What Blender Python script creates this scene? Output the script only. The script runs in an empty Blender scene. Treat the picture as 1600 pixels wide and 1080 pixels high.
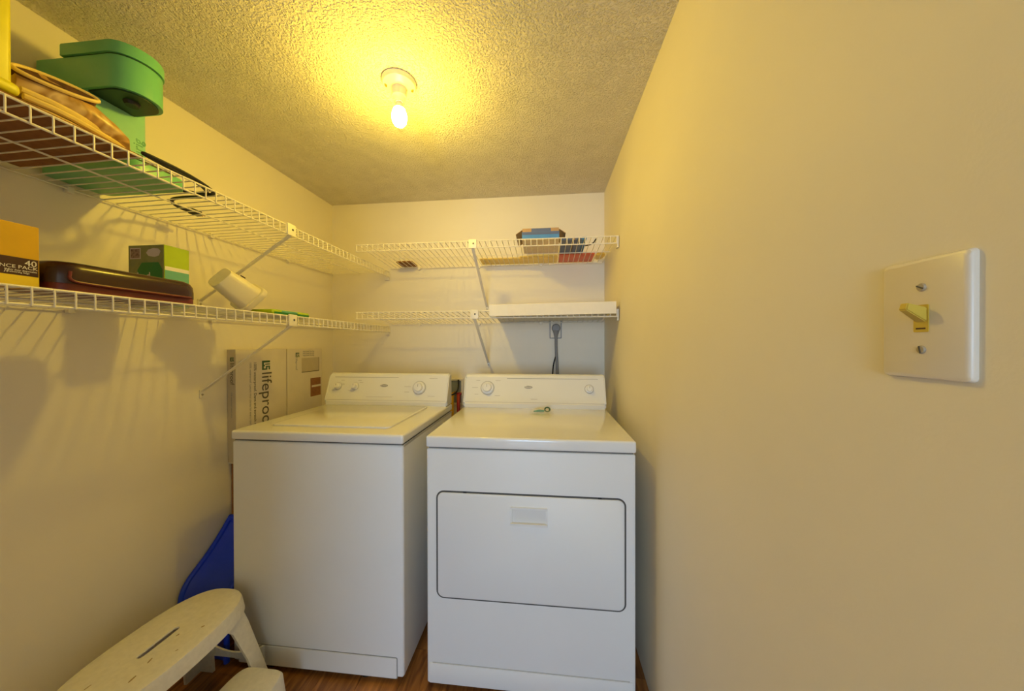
import bpy, bmesh, math, random
from mathutils import Vector, Matrix, Euler, noise

S = bpy.context.scene
C = bpy.context.collection
random.seed(7)
PI = math.pi

# ------------------------------------------------------------------ camera
cam_d = bpy.data.cameras.new('camera')
cam = bpy.data.objects.new('camera', cam_d)
C.objects.link(cam)
YAW, PITCH, ROLL = 0.1022, -0.0046, -0.0019
cam.location = (0, 0, 1.244)
cam.rotation_mode = 'XYZ'
cam.rotation_euler = (Matrix.Rotation(YAW, 3, 'Z') @ Matrix.Rotation(PI / 2 + PITCH, 3, 'X') @ Matrix.Rotation(ROLL, 3, 'Z')).to_euler()
cam_d.sensor_width = 36.0
cam_d.lens = 504.7 / 1600 * 36.0
cam_d.clip_start = 0.02
S.camera = cam

# ------------------------------------------------------------------ world: daylight entering the hall window behind the open doorway
W = bpy.data.worlds.new('world')
S.world = W
W.use_nodes = True
bg = W.node_tree.nodes['Background']
bg.inputs['Color'].default_value = (0.59, 0.83, 1.18, 1)
bg.inputs['Strength'].default_value = 0.6
BULB_COLOR = (1.0, 0.70, 0.068, 1)
BULB_STRENGTH = 400.0
pd = bpy.data.lights.new('window_daylight', 'AREA')        # daylight in the opening of the hall's glass door
pd.shape = 'RECTANGLE'; pd.size = 1.32; pd.size_y = 1.68
pd.energy = 80.0
pd.color = (0.59, 0.83, 1.18)
po = bpy.data.objects.new('window_daylight', pd)
po.location = (-0.25, -4.05, 1.19)
po.rotation_euler = (PI / 2, 0, 0)
C.objects.link(po)

vs = S.view_settings
vs.view_transform = 'Standard'
vs.look = 'None'
vs.exposure = 0.0
vs.gamma = 1.0
vs.use_curve_mapping = False

# ------------------------------------------------------------------ materials
def lin(c):
    return tuple(((v / 255) / 12.92 if v / 255 <= 0.04045 else ((v / 255 + 0.055) / 1.055) ** 2.4) for v in c) + (1,)

def mat(name, rgb, rough=0.5, var=0.04, scale=30, bump=0.0, bscale=200, metal=0.0, trans=0.0, alpha=1.0, coat=0.0, emit=None, estr=0.0):
    m = bpy.data.materials.new(name)
    m.use_nodes = True
    nt = m.node_tree
    b = nt.nodes['Principled BSDF']
    b.inputs['Roughness'].default_value = rough
    b.inputs['Metallic'].default_value = metal
    b.inputs['Transmission Weight'].default_value = trans
    b.inputs['Alpha'].default_value = alpha
    b.inputs['Coat Weight'].default_value = coat
    c = lin(rgb)
    tc = nt.nodes.new('ShaderNodeTexCoord')
    if var > 0:
        n = nt.nodes.new('ShaderNodeTexNoise')
        n.inputs['Scale'].default_value = scale
        n.inputs['Detail'].default_value = 4
        nt.links.new(tc.outputs['Object'], n.inputs['Vector'])
        r = nt.nodes.new('ShaderNodeValToRGB')
        r.color_ramp.elements[0].position = 0.3
        r.color_ramp.elements[1].position = 0.7
        r.color_ramp.elements[0].color = tuple(max(0, v * (1 - var)) for v in c[:3]) + (1,)
        r.color_ramp.elements[1].color = tuple(min(1, v * (1 + var)) for v in c[:3]) + (1,)
        nt.links.new(n.outputs['Fac'], r.inputs['Fac'])
        nt.links.new(r.outputs['Color'], b.inputs['Base Color'])
    else:
        b.inputs['Base Color'].default_value = c
    if bump > 0:
        n2 = nt.nodes.new('ShaderNodeTexNoise')
        n2.inputs['Scale'].default_value = bscale
        n2.inputs['Detail'].default_value = 3
        nt.links.new(tc.outputs['Object'], n2.inputs['Vector'])
        bp = nt.nodes.new('ShaderNodeBump')
        bp.inputs['Strength'].default_value = bump
        bp.inputs['Distance'].default_value = 0.004
        nt.links.new(n2.outputs['Fac'], bp.inputs['Height'])
        nt.links.new(bp.outputs['Normal'], b.inputs['Normal'])
    if emit:
        b.inputs['Emission Color'].default_value = emit
        b.inputs['Emission Strength'].default_value = estr
    return m

def mat_popcorn():
    m = mat('popcorn_ceiling', (238, 231, 213), 0.95, 0.05, 12)
    nt = m.node_tree
    b = nt.nodes['Principled BSDF']
    tc = [n for n in nt.nodes if n.type == 'TEX_COORD'][0]
    n1 = nt.nodes.new('ShaderNodeTexNoise'); n1.inputs['Scale'].default_value = 165; n1.inputs['Detail'].default_value = 2.5
    n1.inputs['Roughness'].default_value = 0.55
    v1 = nt.nodes.new('ShaderNodeTexVoronoi'); v1.inputs['Scale'].default_value = 135
    v1.feature = 'SMOOTH_F1'
    nt.links.new(tc.outputs['Object'], n1.inputs['Vector'])
    nt.links.new(tc.outputs['Object'], v1.inputs['Vector'])
    mr = nt.nodes.new('ShaderNodeMapRange')
    mr.inputs['From Min'].default_value = 0.46; mr.inputs['From Max'].default_value = 0.66
    nt.links.new(n1.outputs['Fac'], mr.inputs['Value'])
    su = nt.nodes.new('ShaderNodeMath'); su.operation = 'MULTIPLY_ADD'
    su.inputs[1].default_value = -0.6
    nt.links.new(v1.outputs['Distance'], su.inputs[0])
    nt.links.new(mr.outputs['Result'], su.inputs[2])
    bp = nt.nodes.new('ShaderNodeBump'); bp.inputs['Strength'].default_value = 0.95; bp.inputs['Distance'].default_value = 0.0038
    nt.links.new(su.outputs[0], bp.inputs['Height'])
    nt.links.new(bp.outputs['Normal'], b.inputs['Normal'])
    return m

def mat_wood():
    m = bpy.data.materials.new('floor_wood'); m.use_nodes = True
    nt = m.node_tree; b = nt.nodes['Principled BSDF']
    b.inputs['Roughness'].default_value = 0.38
    tc = nt.nodes.new('ShaderNodeTexCoord'); oi = nt.nodes.new('ShaderNodeObjectInfo')
    ad = nt.nodes.new('ShaderNodeVectorMath'); ad.operation = 'MULTIPLY_ADD'
    ad.inputs[1].default_value = (9, 0.9, 1)
    rv = nt.nodes.new('ShaderNodeVectorMath'); rv.operation = 'SCALE'
    rv.inputs[0].default_value = (17, 31, 5)
    nt.links.new(oi.outputs['Random'], rv.inputs['Scale'])
    nt.links.new(tc.outputs['Object'], ad.inputs[0]); nt.links.new(rv.outputs[0], ad.inputs[2])
    n = nt.nodes.new('ShaderNodeTexNoise'); n.inputs['Scale'].default_value = 5; n.inputs['Detail'].default_value = 8
    n.inputs['Distortion'].default_value = 1.2
    nt.links.new(ad.outputs[0], n.inputs['Vector'])
    r = nt.nodes.new('ShaderNodeValToRGB')
    r.color_ramp.elements[0].position = 0.3; r.color_ramp.elements[0].color = lin((112, 66, 28))
    r.color_ramp.elements[1].position = 0.72; r.color_ramp.elements[1].color = lin((196, 132, 66))
    nt.links.new(n.outputs['Fac'], r.inputs['Fac'])
    hs = nt.nodes.new('ShaderNodeHueSaturation')
    mr = nt.nodes.new('ShaderNodeMapRange'); mr.inputs['To Min'].default_value = 0.75; mr.inputs['To Max'].default_value = 1.15
    nt.links.new(oi.outputs['Random'], mr.inputs['Value']); nt.links.new(mr.outputs[0], hs.inputs['Value'])
    nt.links.new(r.outputs['Color'], hs.inputs['Color']); nt.links.new(hs.outputs['Color'], b.inputs['Base Color'])
    return m

def mat_patch(name, cols, scale, rough=0.5):
    m = bpy.data.materials.new(name); m.use_nodes = True
    nt = m.node_tree; b = nt.nodes['Principled BSDF']; b.inputs['Roughness'].default_value = rough
    tc = nt.nodes.new('ShaderNodeTexCoord'); n = nt.nodes.new('ShaderNodeTexNoise')
    n.inputs['Scale'].default_value = scale; n.inputs['Detail'].default_value = 2; n.inputs['Distortion'].default_value = 0.8
    nt.links.new(tc.outputs['Object'], n.inputs['Vector'])
    r = nt.nodes.new('ShaderNodeValToRGB')
    els = r.color_ramp.elements
    while len(els) < len(cols): els.new(0.5)
    for i, c in enumerate(cols):
        els[i].position = 0.3 + 0.4 * i / (len(cols) - 1); els[i].color = lin(c)
    nt.links.new(n.outputs['Fac'], r.inputs['Fac']); nt.links.new(r.outputs['Color'], b.inputs['Base Color'])
    return m

M = {}
M['wall'] = mat('wall_paint', (241, 231, 208), 0.62, 0.02, 3, 0.05, 160)
M['ceiling'] = mat_popcorn()
M['wood'] = mat_wood()
M['subfloor'] = mat('floor_joint', (40, 26, 14), 0.9)
M['wire'] = mat('white_vinyl_wire', (240, 232, 212), 0.38, 0.02)
M['enamel'] = mat('white_enamel', (234, 233, 229), 0.46, 0.012, 4)
M['enamel_top'] = mat('white_enamel_top', (236, 234, 228), 0.16, 0.012, 4, coat=0.3)
M['console'] = mat('console_plastic', (228, 226, 220), 0.35, 0.012, 5)
M['knob'] = mat('knob_plastic', (232, 229, 222), 0.4, 0.02)
M['knob_ring'] = mat('knob_ring', (196, 192, 184), 0.4, 0.02)
M['grey_print'] = mat('grey_print', (150, 148, 142), 0.5, 0.02)
M['seam'] = mat('dark_seam', (84, 82, 78), 0.7, 0.03)
M['black'] = mat('black_rubber', (18, 17, 17), 0.55, 0.05)
M['porcelain'] = mat('porcelain', (236, 226, 200), 0.3, 0.02)
M['bulb'] = mat('lit_bulb', (255, 240, 210), 0.4, 0, emit=BULB_COLOR, estr=BULB_STRENGTH)
M['brass'] = mat('brass', (190, 150, 70), 0.35, 0.03, metal=1)
M['plate'] = mat('switch_plate', (234, 224, 206), 0.32, 0.015)
M['ivory'] = mat('ivory_toggle', (214, 184, 70), 0.3, 0.03)
M['screw'] = mat('screw_paint', (178, 164, 136), 0.4, 0.05)
M['steel'] = mat('steel', (150, 148, 145), 0.35, 0.03, metal=0.9)
M['stool'] = mat('white_plastic', (234, 228, 212), 0.42, 0.05, 70, 0.06, 300)
M['grime'] = mat('scuffed_plastic', (168, 146, 106), 0.6, 0.25, 90)
M['blue'] = mat('blue_plastic', (30, 68, 225), 0.3, 0.05, 10)
M['teal'] = mat('seafoam_plastic', (150, 215, 178), 0.34, 0.02)
M['teal_dark'] = mat('green_plastic', (112, 190, 136), 0.34, 0.02)
M['dgreen'] = mat('dark_green_plastic', (18, 52, 26), 0.45, 0.04)
M['teal_print'] = mat('seafoam_print', (98, 172, 132), 0.5, 0.02)
M['yellow'] = mat('yellow_plastic', (226, 214, 14), 0.4, 0.03)
M['ybox'] = mat('yellow_carton', (222, 172, 10), 0.5, 0.04)
M['ybox_lo'] = mat('yellow_carton_band', (248, 214, 40), 0.5, 0.04)
M['brown_print'] = mat('brown_print', (66, 32, 22), 0.5, 0.05)
M['white_print'] = mat('white_print', (240, 232, 214), 0.55, 0.02)
M['kraft'] = mat('kraft_card', (186, 150, 108), 0.8, 0.06, 40)
M['kraft_dk'] = mat('kraft_card_dark', (150, 100, 58), 0.85, 0.15, 60)
M['case'] = mat('dark_brown_gloss', (58, 30, 18), 0.25, 0.05)
M['case_low'] = mat('maroon_plastic', (110, 36, 22), 0.4, 0.05)
M['roll'] = mat_patch('patterned_wrap', [(96, 58, 24), (206, 160, 84), (170, 128, 60), (222, 190, 128), (140, 84, 34)], 14, 0.35)
M['roll_in'] = mat_patch('dark_wrap', [(52, 26, 12), (96, 56, 28), (40, 20, 10)], 16, 0.5)
M['carton'] = mat('white_carton', (226, 214, 190), 0.6, 0.03, 15)
M['carton_grey'] = mat('grey_carton_print', (196, 182, 152), 0.6, 0.03)
M['logo_green'] = mat('green_print', (52, 92, 62), 0.6, 0.03)
M['dark_print'] = mat('dark_print', (92, 84, 70), 0.6, 0.03)
M['olive'] = mat_patch('olive_print', [(120, 132, 78), (150, 148, 88), (134, 142, 92)], 20)
M['hex'] = mat('deep_green_print', (40, 128, 48), 0.5, 0.03)
M['lime'] = mat('lime_print', (176, 200, 24), 0.45, 0.03)
M['aqua'] = mat('aqua_print', (110, 180, 160), 0.45, 0.03)
M['photo'] = mat_patch('photo_print', [(120, 84, 74), (170, 140, 120), (96, 60, 56)], 60)
M['mauve'] = mat('mauve_print', (214, 200, 190), 0.5, 0.05)
M['white_tub'] = mat('white_tub', (232, 222, 196), 0.4, 0.02)
M['bbox'] = mat('blue_carton', (78, 140, 205), 0.5, 0.04)
M['kraft_lt'] = mat('pale_kraft_card', (226, 208, 184), 0.8, 0.05, 40)
M['bbox_dk'] = mat('blue_carton_print', (92, 106, 146), 0.5, 0.05)
M['red'] = mat('red_pack', (216, 104, 66), 0.45, 0.06)
M['ypack'] = mat('yellow_pack', (236, 206, 112), 0.45, 0.06)
M['brownpack'] = mat('brown_pack', (130, 82, 30), 0.5, 0.08)
M['board'] = mat('white_board', (238, 228, 206), 0.5, 0.02)
M['grey_plug'] = mat('grey_plug', (138, 136, 132), 0.5, 0.03)
M['red_rub'] = mat('red_rubber', (150, 26, 20), 0.45, 0.04)
M['yel_rub'] = mat('yellow_rubber', (206, 160, 20), 0.45, 0.04)
M['boxgrey'] = mat('grey_outlet_box', (138, 146, 156), 0.6, 0.03)
M['film'] = mat('clear_film', (240, 238, 225), 0.12, 0.0, alpha=0.22)
M['turq'] = mat('turquoise_plastic', (20, 150, 140), 0.35, 0.05)

# ------------------------------------------------------------------ helpers
ORG = {}

def setp(o, label=None, cat=None, group=None, kind=None):
    if label: o['label'] = label
    if cat: o['category'] = cat
    if group: o['group'] = group
    if kind: o['kind'] = kind
    return o

def thing(name, loc, label, cat, group=None, rz=0.0):
    o = bpy.data.objects.new(name, None)
    o.empty_display_size = 0.05
    C.objects.link(o)
    o.location = loc
    o.rotation_euler = (0, 0, rz)
    ORG[o.name] = Vector(loc)
    return setp(o, label, cat, group)

def part(name, bm, m, parent=None, smooth=False, label=None, local=False):
    me = bpy.data.meshes.new(name)
    o = bpy.data.objects.new(name, me)
    C.objects.link(o)
    if parent is not None:
        o.parent = parent
        org = ORG[parent.name]
        ORG[o.name] = org
        if not local:
            bmesh.ops.translate(bm, verts=bm.verts, vec=-org)
    else:
        ORG[o.name] = Vector((0, 0, 0))
    bmesh.ops.recalc_face_normals(bm, faces=bm.faces)
    bm.to_mesh(me)
    bm.free()
    if isinstance(m, (list, tuple)):
        for q in m: me.materials.append(q)
    else:
        me.materials.append(m)
    if smooth:
        for p in me.polygons: p.use_smooth = True
        me.set_sharp_from_angle(angle=math.radians(40))
    if label: o['label'] = label
    return o

def clone(src, loc, parent):
    c = bpy.data.objects.new(src.name.split('.')[0], src.data)
    C.objects.link(c)
    c.parent = parent
    c.location = loc
    ORG[c.name] = ORG[parent.name]
    return c

def box(x0, x1, y0, y1, z0, z1, bev=0.0, seg=2, bm=None):
    t = bmesh.new()
    bmesh.ops.create_cube(t, size=1)
    for v in t.verts:
        v.co = Vector((x0 + (v.co.x + .5) * (x1 - x0), y0 + (v.co.y + .5) * (y1 - y0), z0 + (v.co.z + .5) * (z1 - z0)))
    if bev > 0:
        bmesh.ops.bevel(t, geom=list(t.edges), offset=bev, segments=seg, profile=.5, affect='EDGES')
    if bm is None: return t
    join(bm, t)
    return bm

def join(bm, t):
    me = bpy.data.meshes.new('tmp'); t.to_mesh(me); t.free(); bm.from_mesh(me); bpy.data.meshes.remove(me)
    return bm

def tube(pts, r, n=8, bm=None, cap=True, smooth_iter=0, radii=None):
    pts = [Vector(p) for p in pts]
    for _ in range(smooth_iter):
        q = [pts[0]]
        for a, b in zip(pts[:-1], pts[1:]):
            q += [a * .75 + b * .25, a * .25 + b * .75]
        q.append(pts[-1]); pts = q
    bm = bm or bmesh.new()
    rings = []
    up = None
    for i, p in enumerate(pts):
        if i == 0: t = pts[1] - pts[0]
        elif i == len(pts) - 1: t = pts[-1] - pts[-2]
        else: t = (pts[i + 1] - p).normalized() + (p - pts[i - 1]).normalized()
        t.normalize()
        if up is None:
            up = Vector((0, 0, 1)) if abs(t.z) < .9 else Vector((1, 0, 0))
        a = t.cross(up).normalized(); b = a.cross(t).normalized(); up = b
        rr = radii[min(i, len(radii) - 1)] if radii else r
        rings.append([bm.verts.new(p + a * math.cos(k * 2 * PI / n) * rr + b * math.sin(k * 2 * PI / n) * rr) for k in range(n)])
    for A, B in zip(rings[:-1], rings[1:]):
        for k in range(n):
            bm.faces.new((A[k], A[(k + 1) % n], B[(k + 1) % n], B[k]))
    if cap:
        bm.faces.new(rings[0][::-1]); bm.faces.new(rings[-1])
    return bm

def lathe(prof, c, axis=(0, 0, 1), n=32, bm=None):
    """prof: list of (radius, height along axis)"""
    bm = bm or bmesh.new()
    ax = Vector(axis).normalized()
    q = Vector((0, 0, 1)).rotation_difference(ax)
    c = Vector(c)
    rings = []
    for r, h in prof:
        if r < 1e-6:
            rings.append([bm.verts.new(c + q @ Vector((0, 0, h)))])
        else:
            rings.append([bm.verts.new(c + q @ Vector((r * math.cos(k * 2 * PI / n), r * math.sin(k * 2 * PI / n), h))) for k in range(n)])
    for A, B in zip(rings[:-1], rings[1:]):
        for k in range(n):
            if len(A) == 1 and len(B) == 1: continue
            if len(A) == 1: bm.faces.new((A[0], B[k], B[(k + 1) % n]))
            elif len(B) == 1: bm.faces.new((A[k], A[(k + 1) % n], B[0]))
            else: bm.faces.new((A[k], A[(k + 1) % n], B[(k + 1) % n], B[k]))
    return bm

def rrect(w, h, r, n=6):
    pts = []
    for cx, cy, a0 in ((w / 2 - r, h / 2 - r, 0), (-w / 2 + r, h / 2 - r, 90), (-w / 2 + r, -h / 2 + r, 180), (w / 2 - r, -h / 2 + r, 270)):
        for k in range(n + 1):
            a = math.radians(a0 + 90 * k / n)
            pts.append((cx + r * math.cos(a), cy + r * math.sin(a)))
    return pts

def prism(pts, frame, d0, d1, bev=0.0, bm=None):
    """pts 2D polygon; frame = (origin, U, V, N); extruded from d0 to d1 along N, edge softened at d1 by bev"""
    bm = bm or bmesh.new()
    O, U, V, N = (Vector(f) for f in frame)
    cx = sum(p[0] for p in pts) / len(pts); cy = sum(p[1] for p in pts) / len(pts)
    def ring(d, inset):
        out = []
        for x, y in pts:
            dx, dy = x - cx, y - cy
            l = math.hypot(dx, dy) or 1
            out.append(bm.verts.new(O + U * (x - dx / l * inset) + V * (y - dy / l * inset) + N * d))
        return out
    rs = [ring(d0, 0)]
    if bev > 0:
        s = 1 if d1 > d0 else -1
        rs += [ring(d1 - s * bev, 0), ring(d1 - s * bev * .3, bev * .3), ring(d1, bev)]
    else:
        rs.append(ring(d1, 0))
    n = len(pts)
    for A, B in zip(rs[:-1], rs[1:]):
        for k in range(n): bm.faces.new((A[k], A[(k + 1) % n], B[(k + 1) % n], B[k]))
    bm.faces.new(rs[0][::-1]); bm.faces.new(rs[-1])
    return bm

def extrude_poly_x(yz, x0, x1, bm=None):
    bm = bm or bmesh.new()
    A = [bm.verts.new((x0, y, z)) for y, z in yz]; B = [bm.verts.new((x1, y, z)) for y, z in yz]
    n = len(yz)
    for k in range(n): bm.faces.new((A[k], A[(k + 1) % n], B[(k + 1) % n], B[k]))
    bm.faces.new(A[::-1]); bm.faces.new(B)
    return bm

def text(name, s, size, frame, m, parent, ext=0.0004, align='LEFT', label=None, sx=1.0):
    """flat lettering; frame = (origin, U reading direction, V up of letters)"""
    cu = bpy.data.curves.new('tmp_text', 'FONT')
    cu.body = s; cu.size = size; cu.extrude = ext; cu.align_x = align; cu.resolution_u = 3
    to = bpy.data.objects.new('tmp_text', cu); C.objects.link(to)
    bpy.context.view_layer.update()
    me = bpy.data.meshes.new_from_object(to.evaluated_get(bpy.context.evaluated_depsgraph_get()))
    bpy.data.objects.remove(to); bpy.data.curves.remove(cu)
    O, U, V = (Vector(f) for f in frame)
    N = U.cross(V)
    bm = bmesh.new(); bm.from_mesh(me); bpy.data.meshes.remove(me)
    for v in bm.verts:
        v.co = O + U * v.co.x * sx + V * v.co.y + N * v.co.z
    return part(name, bm, m, parent, label=label)

# ------------------------------------------------------------------ room shell
XL, XR, YB, YF, H = -1.444, 0.369, 2.07, -0.42, 2.19
T = 0.10
for nm, b, m in (
    ('wall_left', box(XL - T, XL, YF - T, YB + T, -0.05, H + T), M['wall']),
    ('wall_right', box(XR, XR + T, YF - T, YB + T, -0.05, H + T), M['wall']),
    ('wall_back', box(XL, XR, YB, YB + T, -0.05, H + T), M['wall']),
    ('ceiling', box(XL, XR, YF - T, YB, H, H + T), M['ceiling']),
):
    setp(part(nm, b, m), kind='structure')
b = box(XL, -0.62, YF - T, YF, 0, H)                       # front wall with the doorway behind the camera
box(0.34, XR, YF - T, YF, 0, H, bm=b)
box(-0.62, 0.34, YF - T, YF, 2.03, H, bm=b)
setp(part('wall_front', b, M['wall']), kind='structure')
# hall behind the doorway, with the window the daylight comes through
HY, HX0, HX1 = -4.00, -1.20, 0.85
setp(part('wall_hall_left', box(HX0 - T, HX0, HY - T, YF - T, -0.05, H + T), M['wall']), kind='structure')
setp(part('wall_hall_right', box(HX1, HX1 + T, HY - T, YF - T, -0.05, H + T), M['wall']), kind='structure')
setp(part('ceiling_hall', box(HX0, HX1, HY - T, YF - T, H, H + T), M['ceiling']), kind='structure')
setp(part('floor_hall', box(HX0, HX1, HY - T, YF - T, -0.05, 0), M['wood']), kind='structure')
b = box(HX0, -0.95, HY - T, HY, 0, H)
box(0.45, HX1, HY - T, HY, 0, H, bm=b)
box(-0.95, 0.45, HY - T, HY, 2.07, H, bm=b)
box(-0.95, 0.45, HY - T, HY, 0, 0.30, bm=b)
setp(part('wall_hall_end', b, M['wall']), kind='structure')
w1 = setp(bpy.data.objects.new('window_1', None), kind='structure'); C.objects.link(w1); w1.location = (-0.25, HY, 0.30); ORG[w1.name] = Vector(w1.location)
for q in ((-.95, .45, .30, .35), (-.95, .45, 2.03, 2.07), (-.95, -.91, .35, 2.03), (.41, .45, .35, 2.03)):
    part('window_frame', box(q[0], q[1], HY - .09, HY - .01, q[2], q[3]), M['board'], w1)
fl = setp(part('floor', box(XL, XR, YF - T, YB, -0.05, -0.004), M['subfloor']), kind='structure')
pw, pl = 0.152, 0.92
k = 0
x = XL
plank_src = {}
while x < XR - 0.01:
    x1 = min(x + pw, XR)
    y = YF - T - random.uniform(0, pl)
    while y < YB:
        a, c = max(y, YF - T), min(y + pl, YB)
        if c - a > 0.02:
            part('plank', box(x + .0008, x1 - .0008, a + .0008, c - .0008, -0.004, 0.0), M['wood'], fl)
        y += pl
    x = x1

# ------------------------------------------------------------------ wire shelves
def wire_shelf(name, loc, rz, L, depth, z_front, z_wall, struts, label, end_clips, wall_clips):
    """local x runs along the wall, local -y points to the front edge, z is absolute; the lip hangs from the front"""
    root = thing(name, loc, label, 'shelf', 'white wire shelves', rz)
    rc, rr, lip = 0.0019, 0.0029, 0.037
    e = 0.012
    zc = lambda v: z_wall + (z_front - z_wall) * v / depth
    # rails along the shelf
    def rail(nm, v, z, r):
        return part(nm, tube([(0.004, -v, z), (L - 0.004, -v, z)], r, 8), M['wire'], root, True, local=True)
    rail('front_rail', depth, z_front - rc, rr)
    rail('lower_front_rail', depth + .001, z_front - lip, rr)
    rail('middle_wire', depth * .5, zc(depth * .5) - rr - rc, rr * .9)
    rail('back_wire', e, zc(e) - rr - rc, rr * .9)
    pts = [(0, -0.004, zc(0)), (0, -depth + .004, z_front), (0, -depth - .0032, z_front - .003), (0, -depth - .0045, z_front - .01), (0, -depth - .0045, z_front - lip - .002)]
    n = int((L - .02) / .0305)
    first = part('cross_wire', tube(pts, rc, 6), M['wire'], root, True, local=True)
    first.location = (0.012, 0, 0)
    for i in range(1, n + 1):
        clone(first, (0.012 + i * (L - .024) / n, 0, 0), root)
    for sx, drop in struts:
        # front clip, diagonal flat bar and wall foot
        cl = part('bracket_clip', box(sx - .021, sx + .021, -depth - .0125, -depth - .0068, z_front - lip - .006, z_front + .004, .0015), M['wire'], root, True, local=True)
        part('screw', lathe([(0, .0012), (.0042, .0012), (.0046, 0)], (sx + .004, -depth - .0125, z_front - .018), (0, -1, 0), 12), M['seam'], cl, local=True)
        a = Vector((sx, -depth - .004, z_front - lip - .004)); c = Vector((sx, -.006, z_front - drop))
        d = (c - a).normalized(); nn = d.cross(Vector((1, 0, 0)))
        b = bmesh.new()
        vs_ = []
        for p in (a, c):
            vs_.append([b.verts.new(p + Vector((1, 0, 0)) * sgn * .0075 + nn * t) for sgn, t in ((-1, -.002), (1, -.002), (1, .002), (-1, .002))])
        for q in range(4): b.faces.new((vs_[0][q], vs_[0][(q + 1) % 4], vs_[1][(q + 1) % 4], vs_[1][q]))
        b.faces.new(vs_[0][::-1]); b.faces.new(vs_[1])
        part('support_strut', b, M['wire'], root, local=True)
        ft = part('strut_foot', box(sx - .009, sx + .009, -.006, 0, z_front - drop - .028, z_front - drop + .006, .001), M['wire'], root, local=True)
        part('screw', lathe([(0, .002), (.004, .002), (.0045, 0)], (sx, -.006, z_front - drop - .014), (0, -1, 0), 12), M['screw'], ft, local=True)
    for wx in wall_clips:
        part('wall_clip', box(wx - .008, wx + .008, -.016, 0, z_wall - .016, z_wall + .004, .002), M['wire'], root, local=True)
    for ex, ev in end_clips:
        ec = part('end_bracket', box(ex - .004, ex + .004, -ev - .012, -ev + .020, z_front - lip - .020, z_front + .001, .0015), M['wire'], root, local=True)
        part('screw', lathe([(0, .002), (.004, .002), (.0045, 0)], (ex, -ev + .006, z_front - lip - .006), (1 if ex < L / 2 else -1, 0, 0), 10), M['seam'], ec, local=True)
    return root

Y0 = -0.20
LL = YB - Y0 - 0.002
wc = [i * .42 + .2 for i in range(5)]
wire_shelf('wire_shelf', (XL, Y0, 0), PI / 2, LL, 0.41, 1.728, 1.720, [(1.216 - Y0, .300)],
           'upper white wire shelf along the left wall, holding the green coffee maker', [(LL - .005, .40)], wc)
wire_shelf('wire_shelf', (XL, Y0, 0), PI / 2, LL, 0.41, 1.362, 1.356, [(1.221 - Y0, .315)],
           'lower white wire shelf along the left wall, holding the dark brown case', [(LL - .005, .40)], wc)
XB0 = XL + .418
LB = XR - XB0 - .002
wire_shelf('wire_shelf', (XB0, YB, 0), 0, LB, 0.41, 1.784, 1.750, [(-.374 - XB0, .300)],
           'upper white wire shelf on the back wall, holding the blue open carton', [(LB - .005, .40)], [.2, .6, 1.0])
wire_shelf('wire_shelf', (XB0, YB, 0), 0, LB, 0.41, 1.418, 1.382, [(-.366 - XB0, .295)],
           'lower white wire shelf on the back wall, holding the long white board', [(LB - .005, .40)], [.2, .6, 1.0])

# ------------------------------------------------------------------ lamp on the ceiling
LX, LY = -.522, 1.122
lamp = thing('ceiling_lampholder', (LX, LY, H), 'round white porcelain lampholder on the textured ceiling', 'light fixture')
part('base', lathe([(0, 0), (.059, 0), (.060, -.008), (.056, -.016), (.040, -.022), (.030, -.026), (0, -.026)], (LX, LY, H), n=40), M['porcelain'], lamp, True)
part('socket', lathe([(.026, -.024), (.0255, -.055), (.021, -.060), (.020, -.074), (0, -.074)], (LX, LY, H), n=32), M['porcelain'], lamp, True)
for a in (.4, .4 + PI):
    part('screw', lathe([(0, -.0255), (.0042, -.0252), (.0045, -.021)], (LX + .045 * math.cos(a), LY + .045 * math.sin(a), H), n=10), M['brass'], lamp, True)
bl = thing('light_bulb', (LX, LY, H - .074), 'glowing bare light bulb screwed into the ceiling lampholder', 'light bulb')
part('bulb_glass', lathe([(.0195, -.098), (.0235, -.108), (.0258, -.118), (.0265, -.130), (.0245, -.143), (.0175, -.154), (.0085, -.1595), (0, -.161)], (LX, LY, H), n=20), M['bulb'], bl, True)
part('bulb_collar', lathe([(.0128, -.0742), (.0138, -.082), (.0170, -.092), (.0208, -.0985), (.0195, -.0995)], (LX, LY, H), n=24), M['porcelain'], bl, True)

# ------------------------------------------------------------------ washer and dryer
def frame_front(y): return lambda cx, cz: ((cx, y, cz), (1, 0, 0), (0, 0, 1), (0, -1, 0))

def console(root, x0, x1, yc, zt):
    prof = [(yc, zt), (yc, zt + .020), (yc + .004, zt + .024), (yc + .046, zt + .152), (yc + .052, zt + .164), (yc + .062, zt + .170), (yc + .082, zt + .168), (yc + .088, zt + .156), (yc + .088, zt)]
    b = extrude_poly_x(prof, x0, x1)
    bmesh.ops.bevel(b, geom=[e for e in b.edges if abs(abs((e.verts[0].co.x + e.verts[1].co.x) / 2 - (x0 + x1) / 2) - (x1 - x0) / 2) < 1e-4], offset=.006, segments=3, affect='EDGES')
    c = part('console', b, M['console'], root, True)
    O = Vector((0, yc + .004, zt + .024)); V = Vector((0, .042, .128)).normalized(); U = Vector((1, 0, 0)); N = Vector((0, -V.z, V.y))
    at = lambda x, v, n=0.0: Vector((x, 0, 0)) + O + V * v + N * n
    return c, at, U, V, N

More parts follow.
